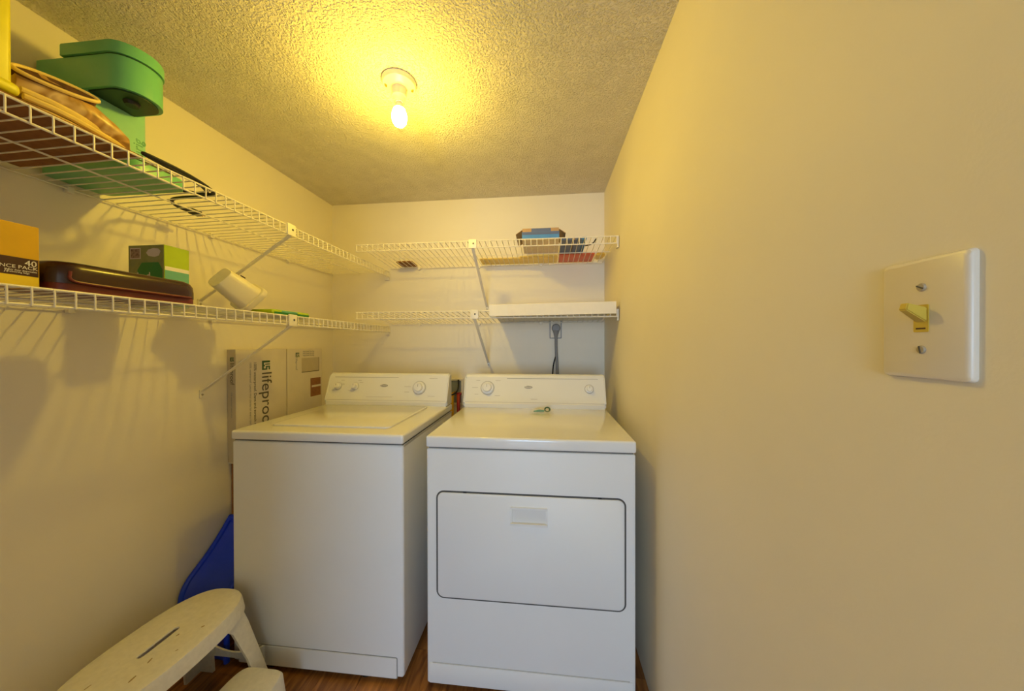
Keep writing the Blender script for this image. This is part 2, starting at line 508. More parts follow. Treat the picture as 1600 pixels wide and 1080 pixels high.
def knob(root, at, U, V, N, x, v, r, big):
    k = part('control_knob', lathe([(0, 0), (r, 0), (r, .004), (r * .93, .007), (r * .70, .008), (r * .66, .020), (r * .60, .0235), (0, .0245)], at(x, v, .0002), N, 36), M['knob'], root, True)
    part('knob_ring', lathe([(r * 1.02, 0), (r * 1.12, .0012), (r * 1.14, 0)], at(x, v, .0004), N, 36), M['knob_ring'], k, True)
    fr = (at(x, v, .0246), U, V, N)
    part('knob_pointer', prism([(-.0011, r * .05), (.0011, r * .05), (.0011, r * .5), (-.0011, r * .5)], fr, 0, .0006), M['grey_print'], k)
    return k

def line(root, nm, at, U, V, N, xa, xb, v, h=.002, m='grey_print'):
    part(nm, prism([(xa, -h / 2), (xb, -h / 2), (xb, h / 2), (xa, h / 2)], (at(0, v, 0.0001), U, V, N), 0, .0007), M[m], root)

# --- dryer
dx0, dx1, dyf, dyb = -.4285, .3065, 1.127, 1.745
ZT = .914
dr = thing('dryer', ((dx0 + dx1) / 2, (dyf + dyb) / 2, 0), 'white front-loading clothes dryer beside the right wall', 'dryer')
part('body', box(dx0 + .002, dx1 - .002, dyf, dyb, .018, .868, .006, 3), M['enamel'], dr, True)
part('top_seam', box(dx0 + .008, dx1 - .008, dyf + .008, dyb - .008, .860, .878), M['seam'], dr)
part('top_panel', box(dx0, dx1, dyf - .004, dyb, .8725, ZT, .008, 4), M['enamel_top'], dr, True)
dw, dh, dcx, dcz = .652, .376, -.0590, .5245
ff = frame_front(dyf)
part('door_seam', prism(rrect(dw + .012, dh + .012, .028), ff(dcx, dcz), -.004, .0008), M['seam'], dr)
door = part('door', prism(rrect(dw, dh, .022, 8), ff(dcx, dcz), -.002, .0045, .003), M['enamel'], dr, True)
hx, hz = -.0575, .643
fd = ((hx, dyf - .0045, hz), (1, 0, 0), (0, 0, 1), (0, -1, 0))
hd = part('door_handle', prism([(-.064, -.031), (.064, -.031), (.064, -.022), (-.064, -.022)], fd, -.001, .012, .002), M['enamel'], door, True)
b = bmesh.new()
prism([(-.064, .024), (.064, .024), (.064, .031), (-.064, .031)], fd, -.001, .005, .001, bm=b)
prism([(-.064, -.022), (-.058, -.022), (-.058, .024), (-.064, .024)], fd, -.001, .006, .001, bm=b)
prism([(.058, -.022), (.064, -.022), (.064, .024), (.058, .024)], fd, -.001, .006, .001, bm=b)
part('handle_frame', b, M['enamel'], door, True)
part('handle_pocket', prism([(-.058, -.022), (.058, -.022), (.058, .024), (-.058, .024)], fd, -.001, .0006), M['console'], door)
for sx in (-.285, .185):
    part('door_hinge_pad', box(sx - .006, sx + .006, dyf - .003, dyf, dcz + dh / 2 + .001, dcz + dh / 2 + .0055), M['black'], dr)
part('kick_seam', box(dx0 + .022, dx1 - .022, dyf - .0012, dyf + .004, .0935, .0965), M['knob_ring'], dr)
part('kick_panel', box(dx0 + .012, dx1 - .012, dyf - .003, dyf + .004, .022, .0935, .0015), M['enamel'], dr, True)
for fx, fy in ((dx0 + .05, dyf + .05), (dx1 - .05, dyf + .05), (dx0 + .05, dyb - .05), (dx1 - .05, dyb - .05)):
    part('foot', lathe([(0, 0), (.02, 0), (.022, .006), (.012, .010), (.010, .020), (0, .020)], (fx, fy, 0), n=16), M['black'], dr, True)
co, at, U, V, N = console(dr, dx0 + .002, dx1 - .002, 1.655, ZT)
knob(dr, at, U, V, N, -.303, .078, .033, True)
knob(dr, at, U, V, N, .224, .078, .021, False)
line(co, 'panel_line', at, U, V, N, -.20, .27, .130)
line(co, 'panel_line', at, U, V, N, dx0 + .01, dx1 - .01, .004, .0016, 'knob_ring')
for xa, xb, v in ((-.365, -.345, .118), (-.262, -.235, .118), (-.37, -.35, .044), (-.262, -.235, .038), (-.385, -.355, .08), (-.075, -.04, .022)):
    line(co, 'dial_mark', at, U, V, N, xa, xb, v, .0022, 'knob_ring')
part('badge', prism([(.021 * math.cos(a * PI / 12), .0075 * math.sin(a * PI / 12)) for a in range(24)], (at(-.087, .084, 0), U, V, N), 0, .0012), M['grey_print'], co)
text('lettering', 'Estate', .013, (at(-.087, .0805, .0014), U, V), M['white_print'], co, align='CENTER')

# --- washer
wx0, wx1, wyf, wyb = -1.2045, -.5125, 1.127, 1.745
wa = thing('washing_machine', ((wx0 + wx1) / 2, (wyf + wyb) / 2, 0), 'white top-loading washing machine beside the upright flooring boxes', 'washing machine')
part('body', box(wx0 + .002, wx1 - .002, wyf, wyb, .022, .874, .010, 4), M['enamel'], wa, True)
part('top_seam', box(wx0 + .008, wx1 - .008, wyf + .008, wyb - .008, .866, .884), M['seam'], wa)
part('top_panel', box(wx0, wx1, wyf - .004, wyb, .8785, ZT, .009, 4), M['enamel_top'], wa, True)
lid_f = ((-.858, 1.415, ZT), (1, 0, 0), (0, 1, 0), (0, 0, 1))
part('lid_seam', prism(rrect(.512, .432, .026), lid_f, -.002, .0006), M['knob_ring'], wa)
lid = part('lid', prism(rrect(.505, .425, .022, 8), lid_f, -.001, .007, .005), M['enamel_top'], wa, True)
part('lid_hinge_gap', box(-1.10, -.61, 1.628, 1.634, ZT, ZT + .0012), M['knob_ring'], wa)
b = bmesh.new()
kf = frame_front(wyf)((wx0 + wx1) / 2, .0585)
part('kick_seam', prism(rrect(.640, .079, .006, 3), kf, -.004, .0008), M['grey_print'], wa)
part('kick_panel', prism(rrect(.634, .073, .004, 3), kf, -.004, .003, .001), M['enamel'], wa, True)
part('corner_seam', box(wx1 - .0012, wx1 - .0002, wyf + .006, wyb - .004, .868, .8745), M['knob_ring'], wa)
for fx, fy in ((wx0 + .15, wyf + .035), (wx1 - .16, wyf + .035), (wx0 + .05, wyb - .05), (wx1 - .05, wyb - .05)):
    part('foot', lathe([(0, 0), (.024, 0), (.026, .008), (.014, .012), (.011, .024), (0, .024)], (fx, fy, 0), n=16), M['black'], wa, True)
co, at, U, V, N = console(wa, wx0 + .002, wx1 - .002, 1.655, ZT)
knob(wa, at, U, V, N, -1.142, .078, .019, False)
knob(wa, at, U, V, N, -1.042, .078, .019, False)
knob(wa, at, U, V, N, -.676, .074, .033, True)
line(co, 'panel_line', at, U, V, N, -1.17, -.80, .130)
line(co, 'panel_line', at, U, V, N, -.97, -.82, .022, .0014, 'knob_ring')
line(co, 'panel_line', at, U, V, N, wx0 + .01, wx1 - .01, .004, .0016, 'knob_ring')
for xa, xb, v in ((-1.13, -1.11, .112), (-1.03, -1.01, .112), (-1.175, -1.16, .056), (-1.08, -1.065, .056), (-1.12, -1.105, .09), (-1.02, -1.0, .1), (-.76, -.725, .08), (-.755, -.73, .05), (-.625, -.58, .126), (-.625, -.585, .03)):
    line(co, 'dial_mark', at, U, V, N, xa, xb, v, .0022, 'knob_ring')
part('badge', prism([(.021 * math.cos(a * PI / 12), .0075 * math.sin(a * PI / 12)) for a in range(24)], (at(-.876, .084, 0), U, V, N), 0, .0012), M['grey_print'], co)
text('lettering', 'Estate', .013, (at(-.876, .0805, .0014), U, V), M['white_print'], co, align='CENTER')

# ------------------------------------------------------------------ boxes standing by the left wall
def tex_logo(root, O, U, V, s):
    """square mark with cut-out strokes"""
    N = Vector(U).cross(Vector(V))
    O = Vector(O); U = Vector(U); V = Vector(V)
    b = bmesh.new()
    for (x0, y0, x1, y1) in ((0, 0, .22, 1), (.22, 0, .46, .22), (.34, .38, .46, 1), (.46, .0, .62, .34), (.62, 0, 1, .2), (.58, .48, 1, .64), (.58, .64, .72, 1), (.72, .84, 1, 1), (.86, .2, 1, .48)):
        prism([(x0 * s, y0 * s), (x1 * s, y0 * s), (x1 * s, y1 * s), (x0 * s, y1 * s)], (O, U, V, N), 0, .0006, bm=b)
    return part('logo', b, M['logo_green'], root)

BX = -1.400
f1 = thing('flooring_box', (-1.42, 1.47, 0), 'tall white flooring box lettered lifeproof, nearest the camera beside the washing machine', 'box', 'upright flooring boxes')
bx1 = part('carton', box(XL + .001, BX, 1.333, 1.622, .70, 1.2215, .0015), M['carton'], f1)
part('torn_end', box(XL + .004, BX - .006, 1.345, 1.618, 0.0, .70, .003), M['kraft_dk'], f1, label='torn brown cardboard lower end')
part('end_panel', box(XL + .003, BX - .001, 1.3318, 1.333, .705, 1.219), M['carton_grey'], f1)
D_ = (0, 0, -1)                       # lettering runs downwards
R_ = (0, 1, 0)                        # tops of the letters point to the back wall
lx = BX + .0002
tex_logo(f1, (lx, 1.470, 1.163), D_, R_, .046)
text('lettering', 'lifeproof', .083, ((lx, 1.470, 1.108), D_, R_), M['dark_print'], f1)
text('small_print', '100% waterproof. Dent and scratch resistant', .020, ((lx, 1.425, 1.160), D_, R_), M['dark_print'], f1)
text('small_print', '100% waterproof. Luxury vinyl planks for every room', .014, ((lx, 1.402, 1.160), D_, R_), M['grey_print'], f1)
fy = 1.3316
tex_logo(f1, (-1.4265, fy, 1.185), D_, (1, 0, 0), .018)
text('lettering', 'lifeproof', .029, ((-1.4265, fy, 1.160), D_, (1, 0, 0)), M['dark_print'], f1)
text('small_print', '100% waterproof luxury vinyl', .010, ((-1.4235, fy, 1.03), D_, (1, 0, 0)), M['grey_print'], f1)
f2 = thing('flooring_box', (-1.42, 1.77, 0), 'tall white flooring box with a printed grey panel, in the back left corner', 'box', 'upright flooring boxes')
part('carton', box(XL + .001, BX - .002, 1.630, 1.906, 0, 1.2195, .0015), M['carton'], f2)
lx2 = BX - .002
def yz_panel(root, nm, x, y0, y1, z0, z1, m, t=.0007):
    return part(nm, box(x, x + t, y0, y1, z0, z1), m, root)
yz_panel(f2, 'printed_panel', lx2, 1.735, 1.875, 1.085, 1.165, M['carton_grey'])
yz_panel(f2, 'panel_rule', lx2, 1.735, 1.878, 1.080, 1.0845, M['dark_print'])
yz_panel(f2, 'panel_rule', lx2, 1.875, 1.879, 1.080, 1.165, M['dark_print'])
tex_logo(f2, (lx2 + .0002, 1.690, 1.197), D_, R_, .026)
text('small_print', 'lifeproof', .020, ((lx2 + .0002, 1.690, 1.167), D_, R_), M['grey_print'], f2)
for i in range(3):
    text('small_print', 'vinyl plank flooring', .012, ((lx2 + .0002, 1.745, 1.200 - i * .012), (0, 1, 0), (0, 0, 1)), M['grey_print'], f2)
yz_panel(f2, 'room_picture', lx2, 1.805, 1.892, .93, 1.040, M['kraft_dk'])
yz_panel(f2, 'room_picture', lx2 + .0003, 1.815, 1.892, .985, .997, M['carton'])

# ------------------------------------------------------------------ blue plastic sled leaning behind the stool
sl = thing('plastic_sled', (-1.32, 1.15, 0), 'blue plastic sled leaning between the left wall and the washing machine', 'sled')
path = [(1.125, 0.014), (1.125, .10), (1.125, .19), (1.128, .252), (1.150, .292), (1.198, .328), (1.243, .362), (1.288, .408), (1.330, .457)]
sx0, sx1 = -1.4300, -1.228
b = bmesh.new()
prev = None
K = 10
for i, (y, z) in enumerate(path):
    row = []
    for k in range(K + 1):
        t = k / K
        dish = .022 * (1 - (2 * t - 1) ** 4)
        row.append(b.verts.new((sx0 + (sx1 - sx0) * t, y + dish, z - dish * .5)))
    if prev:
        for k in range(K): b.faces.new((prev[k], prev[k + 1], row[k + 1], row[k]))
    prev = row
bmesh.ops.recalc_face_normals(b, faces=b.faces)
bmesh.ops.solidify(b, geom=list(b.faces), thickness=.004)
part('sled_deck', b, M['blue'], sl, True)
for sxx in (sx0, sx1):
    part('rolled_rim', tube([(sxx + (.002 if sxx == sx0 else 0), y, z) for y, z in path], .010, 10, smooth_iter=2), M['blue'], sl, True)
part('rolled_rim', tube([(sx0, path[-1][0], path[-1][1]), (sx1, path[-1][0], path[-1][1])], .013, 10), M['blue'], sl, True)

# ------------------------------------------------------------------ two-step stool
st = thing('step_stool', (-1.15, .86, 0), 'white plastic two-step stool with a slotted oval top, in front of the blue sled', 'stool')
TZ = .345
cx, cy = -1.165, .860
hx_, hy_ = .128, .222
def sup(hx, hy, p, n, ph=0.0):
    out = []
    for k in range(n):
        a = 2 * PI * k / n + ph
        c_, s_ = math.cos(a), math.sin(a)
        out.append((math.copysign(abs(c_) ** (2 / p), c_) * hx, math.copysign(abs(s_) ** (2 / p), s_) * hy))
    return out
NS = 48
def ring_at(b, hx, hy, p, z, ox=0, oy=0): return [b.verts.new((cx + ox + u, cy + oy + v, z)) for u, v in sup(hx, hy, p, NS)]
def strip(b, A, B):
    for k in range(len(A)): b.faces.new((A[k], A[(k + 1) % len(A)], B[(k + 1) % len(B)], B[k]))
b = bmesh.new()
rings = [ring_at(b, .0085, .052, 5, TZ - .006), ring_at(b, .0085, .052, 5, TZ - .003), ring_at(b, .010, .053, 5, TZ - .001), ring_at(b, hx_ * .5, hy_ * .6, 2.6, TZ), ring_at(b, hx_ - .014, hy_ - .014, 2.6, TZ), ring_at(b, hx_ - .004, hy_ - .004, 2.6, TZ - .004),
         ring_at(b, hx_, hy_, 2.6, TZ - .014), ring_at(b, hx_ + .006, hy_ + .006, 2.6, TZ - .050), ring_at(b, hx_ + .003, hy_ + .003, 2.6, TZ - .050), ring_at(b, hx_ - .005, hy_ - .005, 2.6, TZ - .016), ring_at(b, .012, .055, 5, TZ - .007), ]
for A, B in zip(rings[:-1], rings[1:]): strip(b, A, B)
strip(b, rings[-1], rings[0])
top = part('top_step', b, M['stool'], st, True)
# worn spots of grime on the tread
for (u, v, l, w, a) in ((.045, -.055, .010, .0022, 1.9), (.078, .060, .005, .0030, 1.0), (.060, -.105, .012, .0026, 1.7), (.032, .025, .005, .0016, 1.3), (.086, -.02, .004, .0016, 1.1), (-.03, -.135, .009, .0016, 1.5)):
    part('scuff', prism([(l * math.cos(t * PI / 4) * (.8 + .2 * (t % 2)), w * math.sin(t * PI / 4)) for t in range(8)], ((cx + u, cy + v, TZ), (math.cos(a), math.sin(a), 0), (-math.sin(a), math.cos(a), 0), (0, 0, 1)), -.001, .0004), M['grime'], top)
# tapered legs, flaring out to the floor
def leg(u0, v0, u1, v1, w0, w1, t):
    b = bmesh.new()
    rows = []
    for s, z in ((0, TZ - .018), (.12, TZ - .055), (.25, TZ - .09), (.6, TZ * .4), (1, 0)):
        w = w0 + (w1 - w0) * min(1, s * 3)
        u, v = u0 + (u1 - u0) * s, v0 + (v1 - v0) * s
        su = 1 if u1 > 0 else -1; sv = 1 if v1 > 0 else -1
        c = Vector((cx + u, cy + v, z))
        # L-shaped section wrapped round the corner, outside rounded
        sec = [(-w, 0), (-.014, 0), (-.004, -.004), (0, -.014), (0, -w), (-t, -w), (-t, -t), (-w, -t)]
        rows.append([b.verts.new(c + Vector((su * p, sv * q, 0))) for p, q in sec])
    for A, B in zip(rows[:-1], rows[1:]): strip(b, A, B)
    b.faces.new(rows[0][::-1]); b.faces.new(rows[-1])
    part('leg', b, M['stool'], st, True)
leg(hx_ * .73, hy_ * .81, .150, .246, .10, .052, .010)
leg(hx_ * .73, -hy_ * .81, .150, -.246, .10, .052, .010)
leg(-hx_ * .73, hy_ * .81, -.150, .246, .10, .060, .010)
leg(-hx_ * .73, -hy_ * .81, -.150, -.246, .10, .060, .010)
# back panel between the rear legs, low end stretcher
b = box(cx - .150, cx - .143, cy - .20, cy + .20, .06, TZ - .05)
for k in range(5):
    box(cx - .143, cx - .137, cy - .16 + k * .08 - .004, cy - .16 + k * .08 + .004, .06, TZ - .05, bm=b)
for v in b.verts: v.co.x += (v.co.z / TZ) * .035
part('back_panel', b, M['stool'], st)
for s in (-1, 1):
    b = bmesh.new()
    arc = [(cx - .125 + .25 * k / 10, .105 - .035 * math.sin(PI * k / 10)) for k in range(11)]
    for k in range(10):
        x0_, z0_ = arc[k]; x1_, z1_ = arc[k + 1]
        yy = cy + s * .238
        q = [b.verts.new(p) for p in ((x0_, yy, .07 - .0), (x1_, yy, .07), (x1_, yy, z1_ + .02), (x0_, yy, z0_ + .02), (x0_, yy - s * .006, .07), (x1_, yy - s * .006, .07), (x1_, yy - s * .006, z1_ + .02), (x0_, yy - s * .006, z0_ + .02))]
        for fc in ((0, 1, 2, 3), (4, 5, 6, 7), (0, 1, 5, 4), (2, 3, 7, 6)): b.faces.new([q[i] for i in fc])
    part('end_stretcher', b, M['stool'], st)
# lower step in front (towards the room)
LZ = .118
b = bmesh.new()
lcx = .190
def lring(hx, hy, z): return [b.verts.new((cx + lcx + u, cy - .005 + v, z)) for u, v in sup(hx, hy, 6, NS)]
rg = [lring(.062, .150, LZ - .010), lring(.070, .158, LZ), lring(.084, .172, LZ - .003), lring(.090, .178, LZ - .012), lring(.100, .188, 0.0), lring(.094, .182, 0.0), lring(.080, .168, LZ - .014)]
b.faces.new(rg[1])
for A, B in zip(rg[1:-1], rg[2:]): strip(b, A, B)
strip(b, rg[-1], rg[0]); b.faces.new(rg[0][::-1])
part('lower_step', b, M['stool'], st, True)

# ------------------------------------------------------------------ switch on the right wall
sw = thing('light_switch', (XR, .351, 1.268), 'white wall plate with a yellowed toggle on the right wall', 'light switch')
sf = ((XR, .352, 1.268), (0, 1, 0), (0, 0, 1), (-1, 0, 0))
part('plate', prism(rrect(.0735, .117, .004, 4), sf, 0, .0062, .004), M['plate'], sw, True)
part('toggle_slot', prism(rrect(.0125, .0265, .001, 2), sf, .006, .0068), M['ivory'], sw)
b = bmesh.new()
v = [b.verts.new((XR - px_, .352 + py_, 1.268 + pz_)) for px_, py_, pz_ in ((.006, -.0048, -.004), (.006, .0048, -.004), (.006, .0048, .0105), (.006, -.0048, .0105), (.023, -.0036, .0085), (.023, .0036, .0085), (.0215, .0036, .0150), (.0215, -.0036, .0150))]
for fc in ((0, 1, 2, 3), (4, 5, 6, 7), (0, 1, 5, 4), (1, 2, 6, 5), (2, 3, 7, 6), (3, 0, 4, 7)): b.faces.new([v[i] for i in fc])
bmesh.ops.bevel(b, geom=list(b.edges), offset=.0008, segments=2, affect='EDGES')
part('toggle', b, M['ivory'], sw, True)
part('toggle_mark', prism([(-.004, -.0105), (.004, -.0105), (.004, -.009), (-.004, -.009)], sf, .0066, .0070), M['brown_print'], sw)
for dz in (-.0302, .0302):
    sc = part('screw', lathe([(0, .0017), (.0032, .0015), (.0042, 0)], (XR - .0061, .352, 1.268 + dz), (-1, 0, 0), 16), M['screw'], sw, True)
    a = .5 if dz > 0 else 1.4
    part('screw_slot', prism([(-.0034, -.0006), (.0034, -.0006), (.0034, .0006), (-.0034, .0006)], ((XR - .0078, .352, 1.268 + dz), (0, math.cos(a), math.sin(a)), (0, -math.sin(a), math.cos(a)), (-1, 0, 0)), 0, .0003), M['seam'], sc)

# ------------------------------------------------------------------ back wall: dryer outlet, cord, washer supply box
ou = thing('power_outlet', (.066, YB, 1.337), 'grey edged power outlet plate on the back wall above the dryer', 'outlet')
of = ((.066, YB, 1.337), (1, 0, 0), (0, 0, 1), (0, -1, 0))
part('outlet_rim', prism(rrect(.076, .118, .004, 4), of, 0, .003), M['grey_plug'], ou)
part('plate', prism(rrect(.064, .106, .003, 4), of, .002, .006, .002), M['board'], ou, True)
cd = part('power_cord', tube([(.068, YB - .022, 1.29), (.069, YB - .023, 1.20), (.074, YB - .026, 1.12), (.078, YB - .03, 1.0), (.080, YB - .05, .80), (.08, dyb + .01, .70)], .0095, 10, smooth_iter=2), M['grey_plug'], dr, True, label='thick grey cord with a round plug')
part('plug', lathe([(0, .006), (.025, .006), (.027, .012), (.027, .030), (.022, .036), (0, .037)], (.068, YB, 1.343), (0, -1, 0), 28), M['grey_plug'], cd, True)
part('plug_neck', tube([(.068, YB - .022, 1.330), (.068, YB - .022, 1.300), (.068, YB - .022, 1.285)], .02, 12, radii=[.022, .013, .010]), M['grey_plug'], cd, True)
part('ground_wire', tube([(.066, YB - .028, 1.165), (.055, YB - .022, 1.13), (.047, YB - .02, 1.08), (.045, YB - .022, .95)], .0042, 8, smooth_iter=2), M['black'], cd, True)

ob = thing('washer_supply_box', (-.62, YB, .95), 'grey recessed water supply box behind the gap between washer and dryer', 'supply box')
part('box_back', box(-.72, -.545, YB - .004, YB, .86, 1.008), M['boxgrey'], ob)
b = bmesh.new()
for q in ((-.735, -.530, 1.006, 1.020), (-.735, -.530, .846, .860), (-.735, -.720, .860, 1.006), (-.545, -.530, .860, 1.006)):
    box(q[0], q[1], YB - .014, YB, q[2], q[3], .002, 1, bm=b)
part('box_frame', b, M['board'], ob)
for vx, m in ((-.59, 'yel_rub'), (-.550, 'red_rub')):
    va = part('valve', tube([(vx, YB - .004, .925), (vx, YB - .04, .925)], .010, 12), M['brass'], ob, True)
    part('valve_handle', box(vx - .016, vx + .016, YB - .052, YB - .040, .918, .932, .003), M[m], va, True)
h1 = setp(part('water_hose', tube([(-.59, YB - .055, .92), (-.588, YB - .08, .905), (-.584, YB - .09, .85), (-.584, YB - .09, .72), (-.586, YB - .09, .5)], .014, 10, smooth_iter=2), M['yel_rub'], None, True), 'yellow water hose in the gap behind the washer', 'hose')
h2 = setp(part('water_hose', tube([(-.550, YB - .055, .92), (-.545, YB - .08, .885), (-.541, YB - .09, .85), (-.541, YB - .09, .72), (-.541, YB - .09, .5)], .011, 10, smooth_iter=2), M['red_rub'], None, True), 'red water hose in the gap behind the dryer', 'hose')
part('power_cord', tube([(-.56, YB - .02, 1.013), (-.560, YB - .022, .96), (-.565, YB - .06, .93), (-.60, YB - .10, .922), (-.64, YB - .14, .91), (-.66, YB - .15, .86), (-.66, wyb + .005, .80)], .005, 8, smooth_iter=2), M['black'], wa, True)

# ------------------------------------------------------------------ small bag on the dryer
bg_ = thing('plastic_bag', (-.015, 1.56, ZT), 'small clear plastic bag with a turquoise piece inside, on the dryer top', 'bag')
b = bmesh.new()
G = 12
gv = [[None] * (G + 1) for _ in range(G + 1)]
for i in range(G + 1):
    for j in range(G + 1):
        u, w = i / G, j / G
        hgt = .018 * math.sin(PI * u) ** .7 * math.sin(PI * w) ** .7 + .004 * noise.noise(Vector((u * 5, w * 5, 1.3)))
        gv[i][j] = b.verts.new((-.075 + .115 * u, 1.515 + .11 * w, ZT + .0015 + max(0, hgt)))
for i in range(G):
    for j in range(G): b.faces.new((gv[i][j], gv[i + 1][j], gv[i + 1][j + 1], gv[i][j + 1]))
part('clear_film', b, M['film'], bg_, True)
part('turquoise_clip', tube([(-.055, 1.55, ZT + .007), (-.03, 1.56, ZT + .008), (-.005, 1.555, ZT + .008)], .0055, 8, radii=[.003, .0062, .005]), M['turq'], bg_, True)
b = bmesh.new()
t = bmesh.new()
tube([(.010 + .012 * math.cos(a), 1.565, ZT + .014 + .010 * math.sin(a)) for a in [k * PI / 6 for k in range(13)]], .0036, 8, bm=t, cap=False)
part('ring_piece', t, M['logo_green'], bg_, True)

# ------------------------------------------------------------------ upper left shelf: coffee maker, wrapped roll, yellow carton
Z1 = 1.7315
cm = thing('coffee_maker', (-1.28, .85, Z1), 'seafoam green single-cup coffee maker on the upper left wire shelf', 'coffee maker')
part('base', prism(rrect(.300, .150, .03, 6), ((-1.282, .848, Z1), (1, 0, 0), (0, 1, 0), (0, 0, 1)), 0, .032, .006), M['teal_dark'], cm, True)
part('drip_tray', prism(rrect(.115, .110, .03, 6), ((-1.195, .848, Z1 + .032), (1, 0, 0), (0, 1, 0), (0, 0, 1)), 0, .006, .002), M['black'], cm, True)
part('column', prism(rrect(.155, .146, .022, 6), ((-1.350, .850, Z1 + .030), (1, 0, 0), (0, 1, 0), (0, 0, 1)), 0, .235, .002), M['teal'], cm, True)
def dshape(x0, x1, y0, y1, n=18, back=True):
    """straight sides from the back at x0, half-ellipse nose towards x1"""
    r = (y1 - y0) / 2
    pts = [(x0, y0)]
    for k in range(n + 1):
        a = -PI / 2 + PI * k / n
        pts.append((x1 - r * .95 + r * .95 * math.cos(a), (y0 + y1) / 2 + r * math.sin(a)))
    pts.append((x0, y1))
    return pts
XF = ((0, 0, 0), (1, 0, 0), (0, 1, 0), (0, 0, 1))
hd = part('head', prism(dshape(-1.428, -1.142, .774, .892), XF, 1.958, 2.048, .003), M['teal_dark'], cm, True)
part('lid', prism(dshape(-1.345, -1.139, .771, .895), XF, 2.051, 2.086, .006), M['teal_dark'], hd, True)
part('lid_seam', prism(dshape(-1.342, -1.145, .777, .889), XF, 2.046, 2.053), M['dgreen'], hd)
part('head_underside', prism(dshape(-1.271, -1.152, .782, .884), XF, 1.9535, 1.960), M['dgreen'], hd)
part('nozzle', lathe([(0, -.010), (.014, -.010), (.018, 0), (0, 0)], (-1.205, .832, 1.9535), n=20), M['black'], hd, True)
text('lettering', 'Keurig', .036, ((-1.2724, .905, 1.795), (0, 0, 1), (0, -1, 0)), M['teal_print'], cm)
ac = part('power_cord', tube([(-1.20, .925, Z1 + .018), (-1.14, .955, Z1 + .010), (-1.08, .965, Z1 + .0065), (-1.05, .91, Z1 + .0065), (-1.030, .83, Z1 + .007), (-1.028, .755, Z1 + .007), (-1.038, .735, Z1 + .010), (-1.050, .76, Z1 + .014), (-1.058, .84, Z1 + .012), (-1.082, .93, Z1 + .016), (-1.12, .975, Z1 + .0065), (-1.20, .965, Z1 + .0065), (-1.27, .975, Z1 + .0065), (-1.31, 1.03, Z1 + .0065), (-1.31, 1.075, Z1 + .0075)], .0052, 8, smooth_iter=3), M['black'], cm, True)
pg = part('plug', box(-1.322, -1.298, 1.072, 1.108, Z1, Z1 + .020, .005), M['black'], ac, True)
part('prong', box(-1.316, -1.314, 1.107, 1.122, Z1 + .007, Z1 + .013), M['brass'], ac)
part('prong', box(-1.306, -1.304, 1.107, 1.122, Z1 + .007, Z1 + .013), M['brass'], ac)
ca = thing('cardboard_sheet', (-1.25, .6, Z1), 'brown flattened cardboard sheet lying under the patterned roll', 'cardboard')
b = box(-1.43, -1.045, .36, .745, Z1, Z1 + .005)
part('sheet', b, M['kraft_dk'], ca)
part('top_sheet', box(-1.425, -1.06, .37, .735, Z1 + .0055, Z1 + .0095), M['kraft'], ca)

# wrapped roll: a sagging oval sleeve with an open dark end
ro = thing('wrapped_roll', (-1.13, .64, Z1 + .01), 'rolled brown and tan patterned wrap with a dark open end, beside the yellow carton', 'roll')
b = bmesh.new()
axis = [(-1.165, .562), (-1.16, .595), (-1.15, .63), (-1.14, .67), (-1.13, .705), (-1.115, .735), (-1.105, .750)]
rad = [(.082, .045), (.088, .051), (.088, .050), (.080, .043), (.066, .034), (.044, .024), (.014, .010)]
prev = None
NR = 28
roll_rings = []
for (ax_, ay_), (ra, rb) in zip(axis, rad):
    row = []
    for k in range(NR):
        a = 2 * PI * k / NR
        w = 1 + .07 * noise.noise(Vector((math.cos(a) * 2, math.sin(a) * 2, ay_ * 22)))
        row.append(b.verts.new((ax_ + ra * math.cos(a) * w, ay_, Z1 + .014 + rb * 1.06 + rb * math.sin(a) * w)))
    if prev: strip(b, prev, row)
    prev = row
b.faces.new(prev)
fr = [v for v in b.verts][:NR]
b.faces.new(fr[::-1])
part('roll_body', b, M['roll'], ro, True)
# dark oval opening on the side that faces the room
ocx, ocy, ocz = -1.0765, .614, Z1 + .0905
on = Vector((.74, -.22, .63)).normalized()
ou_ = Vector((.10, .97, .03)); ou_ = (ou_ - on * ou_.dot(on)).normalized(); ov_ = on.cross(ou_)
oval = [(.058 * math.cos(2 * PI * k / 28), .019 * math.sin(2 * PI * k / 28)) for k in range(28)]
part('dark_opening', prism(oval, ((ocx, ocy, ocz), ou_, ov_, on), -.030, .001), M['roll_in'], ro)
part('opening_edge', tube([Vector((ocx, ocy, ocz)) + ou_ * p * 1.02 + ov_ * q * 1.05 + on * .001 for p, q in oval + oval[:1]], .0042, 8, cap=False), M['ypack'], ro, True)
b = bmesh.new()
for k, (za, xa) in enumerate(((.014, -1.068), (.026, -1.060), (.040, -1.066))):
    tube([(xa - .01, .562, Z1 + za), (xa, .61, Z1 + za), (xa - .012, .68, Z1 + za - .002), (xa - .03, .735, Z1 + za - .002)], .007, 8, bm=b, smooth_iter=1)
part('folded_edge', b, M['ypack'], ro, True)

yc_ = thing('yellow_carton', (-1.12, .47, Z1), 'tall yellow carton at the left edge of the upper shelf', 'carton')
part('carton_body', box(-1.19, -1.052, .395, .541, Z1 + .010, 2.02, .008, 3), M['yellow'], yc_, True)
part('carton_foot', box(-1.195, -1.046, .389, .549, Z1 + .0098, Z1 + .034, .009, 3), M['yellow'], yc_, True)
part('carton_lid', box(-1.194, -1.048, .391, .545, 2.02, 2.05, .006, 3), M['yellow'], yc_, True)

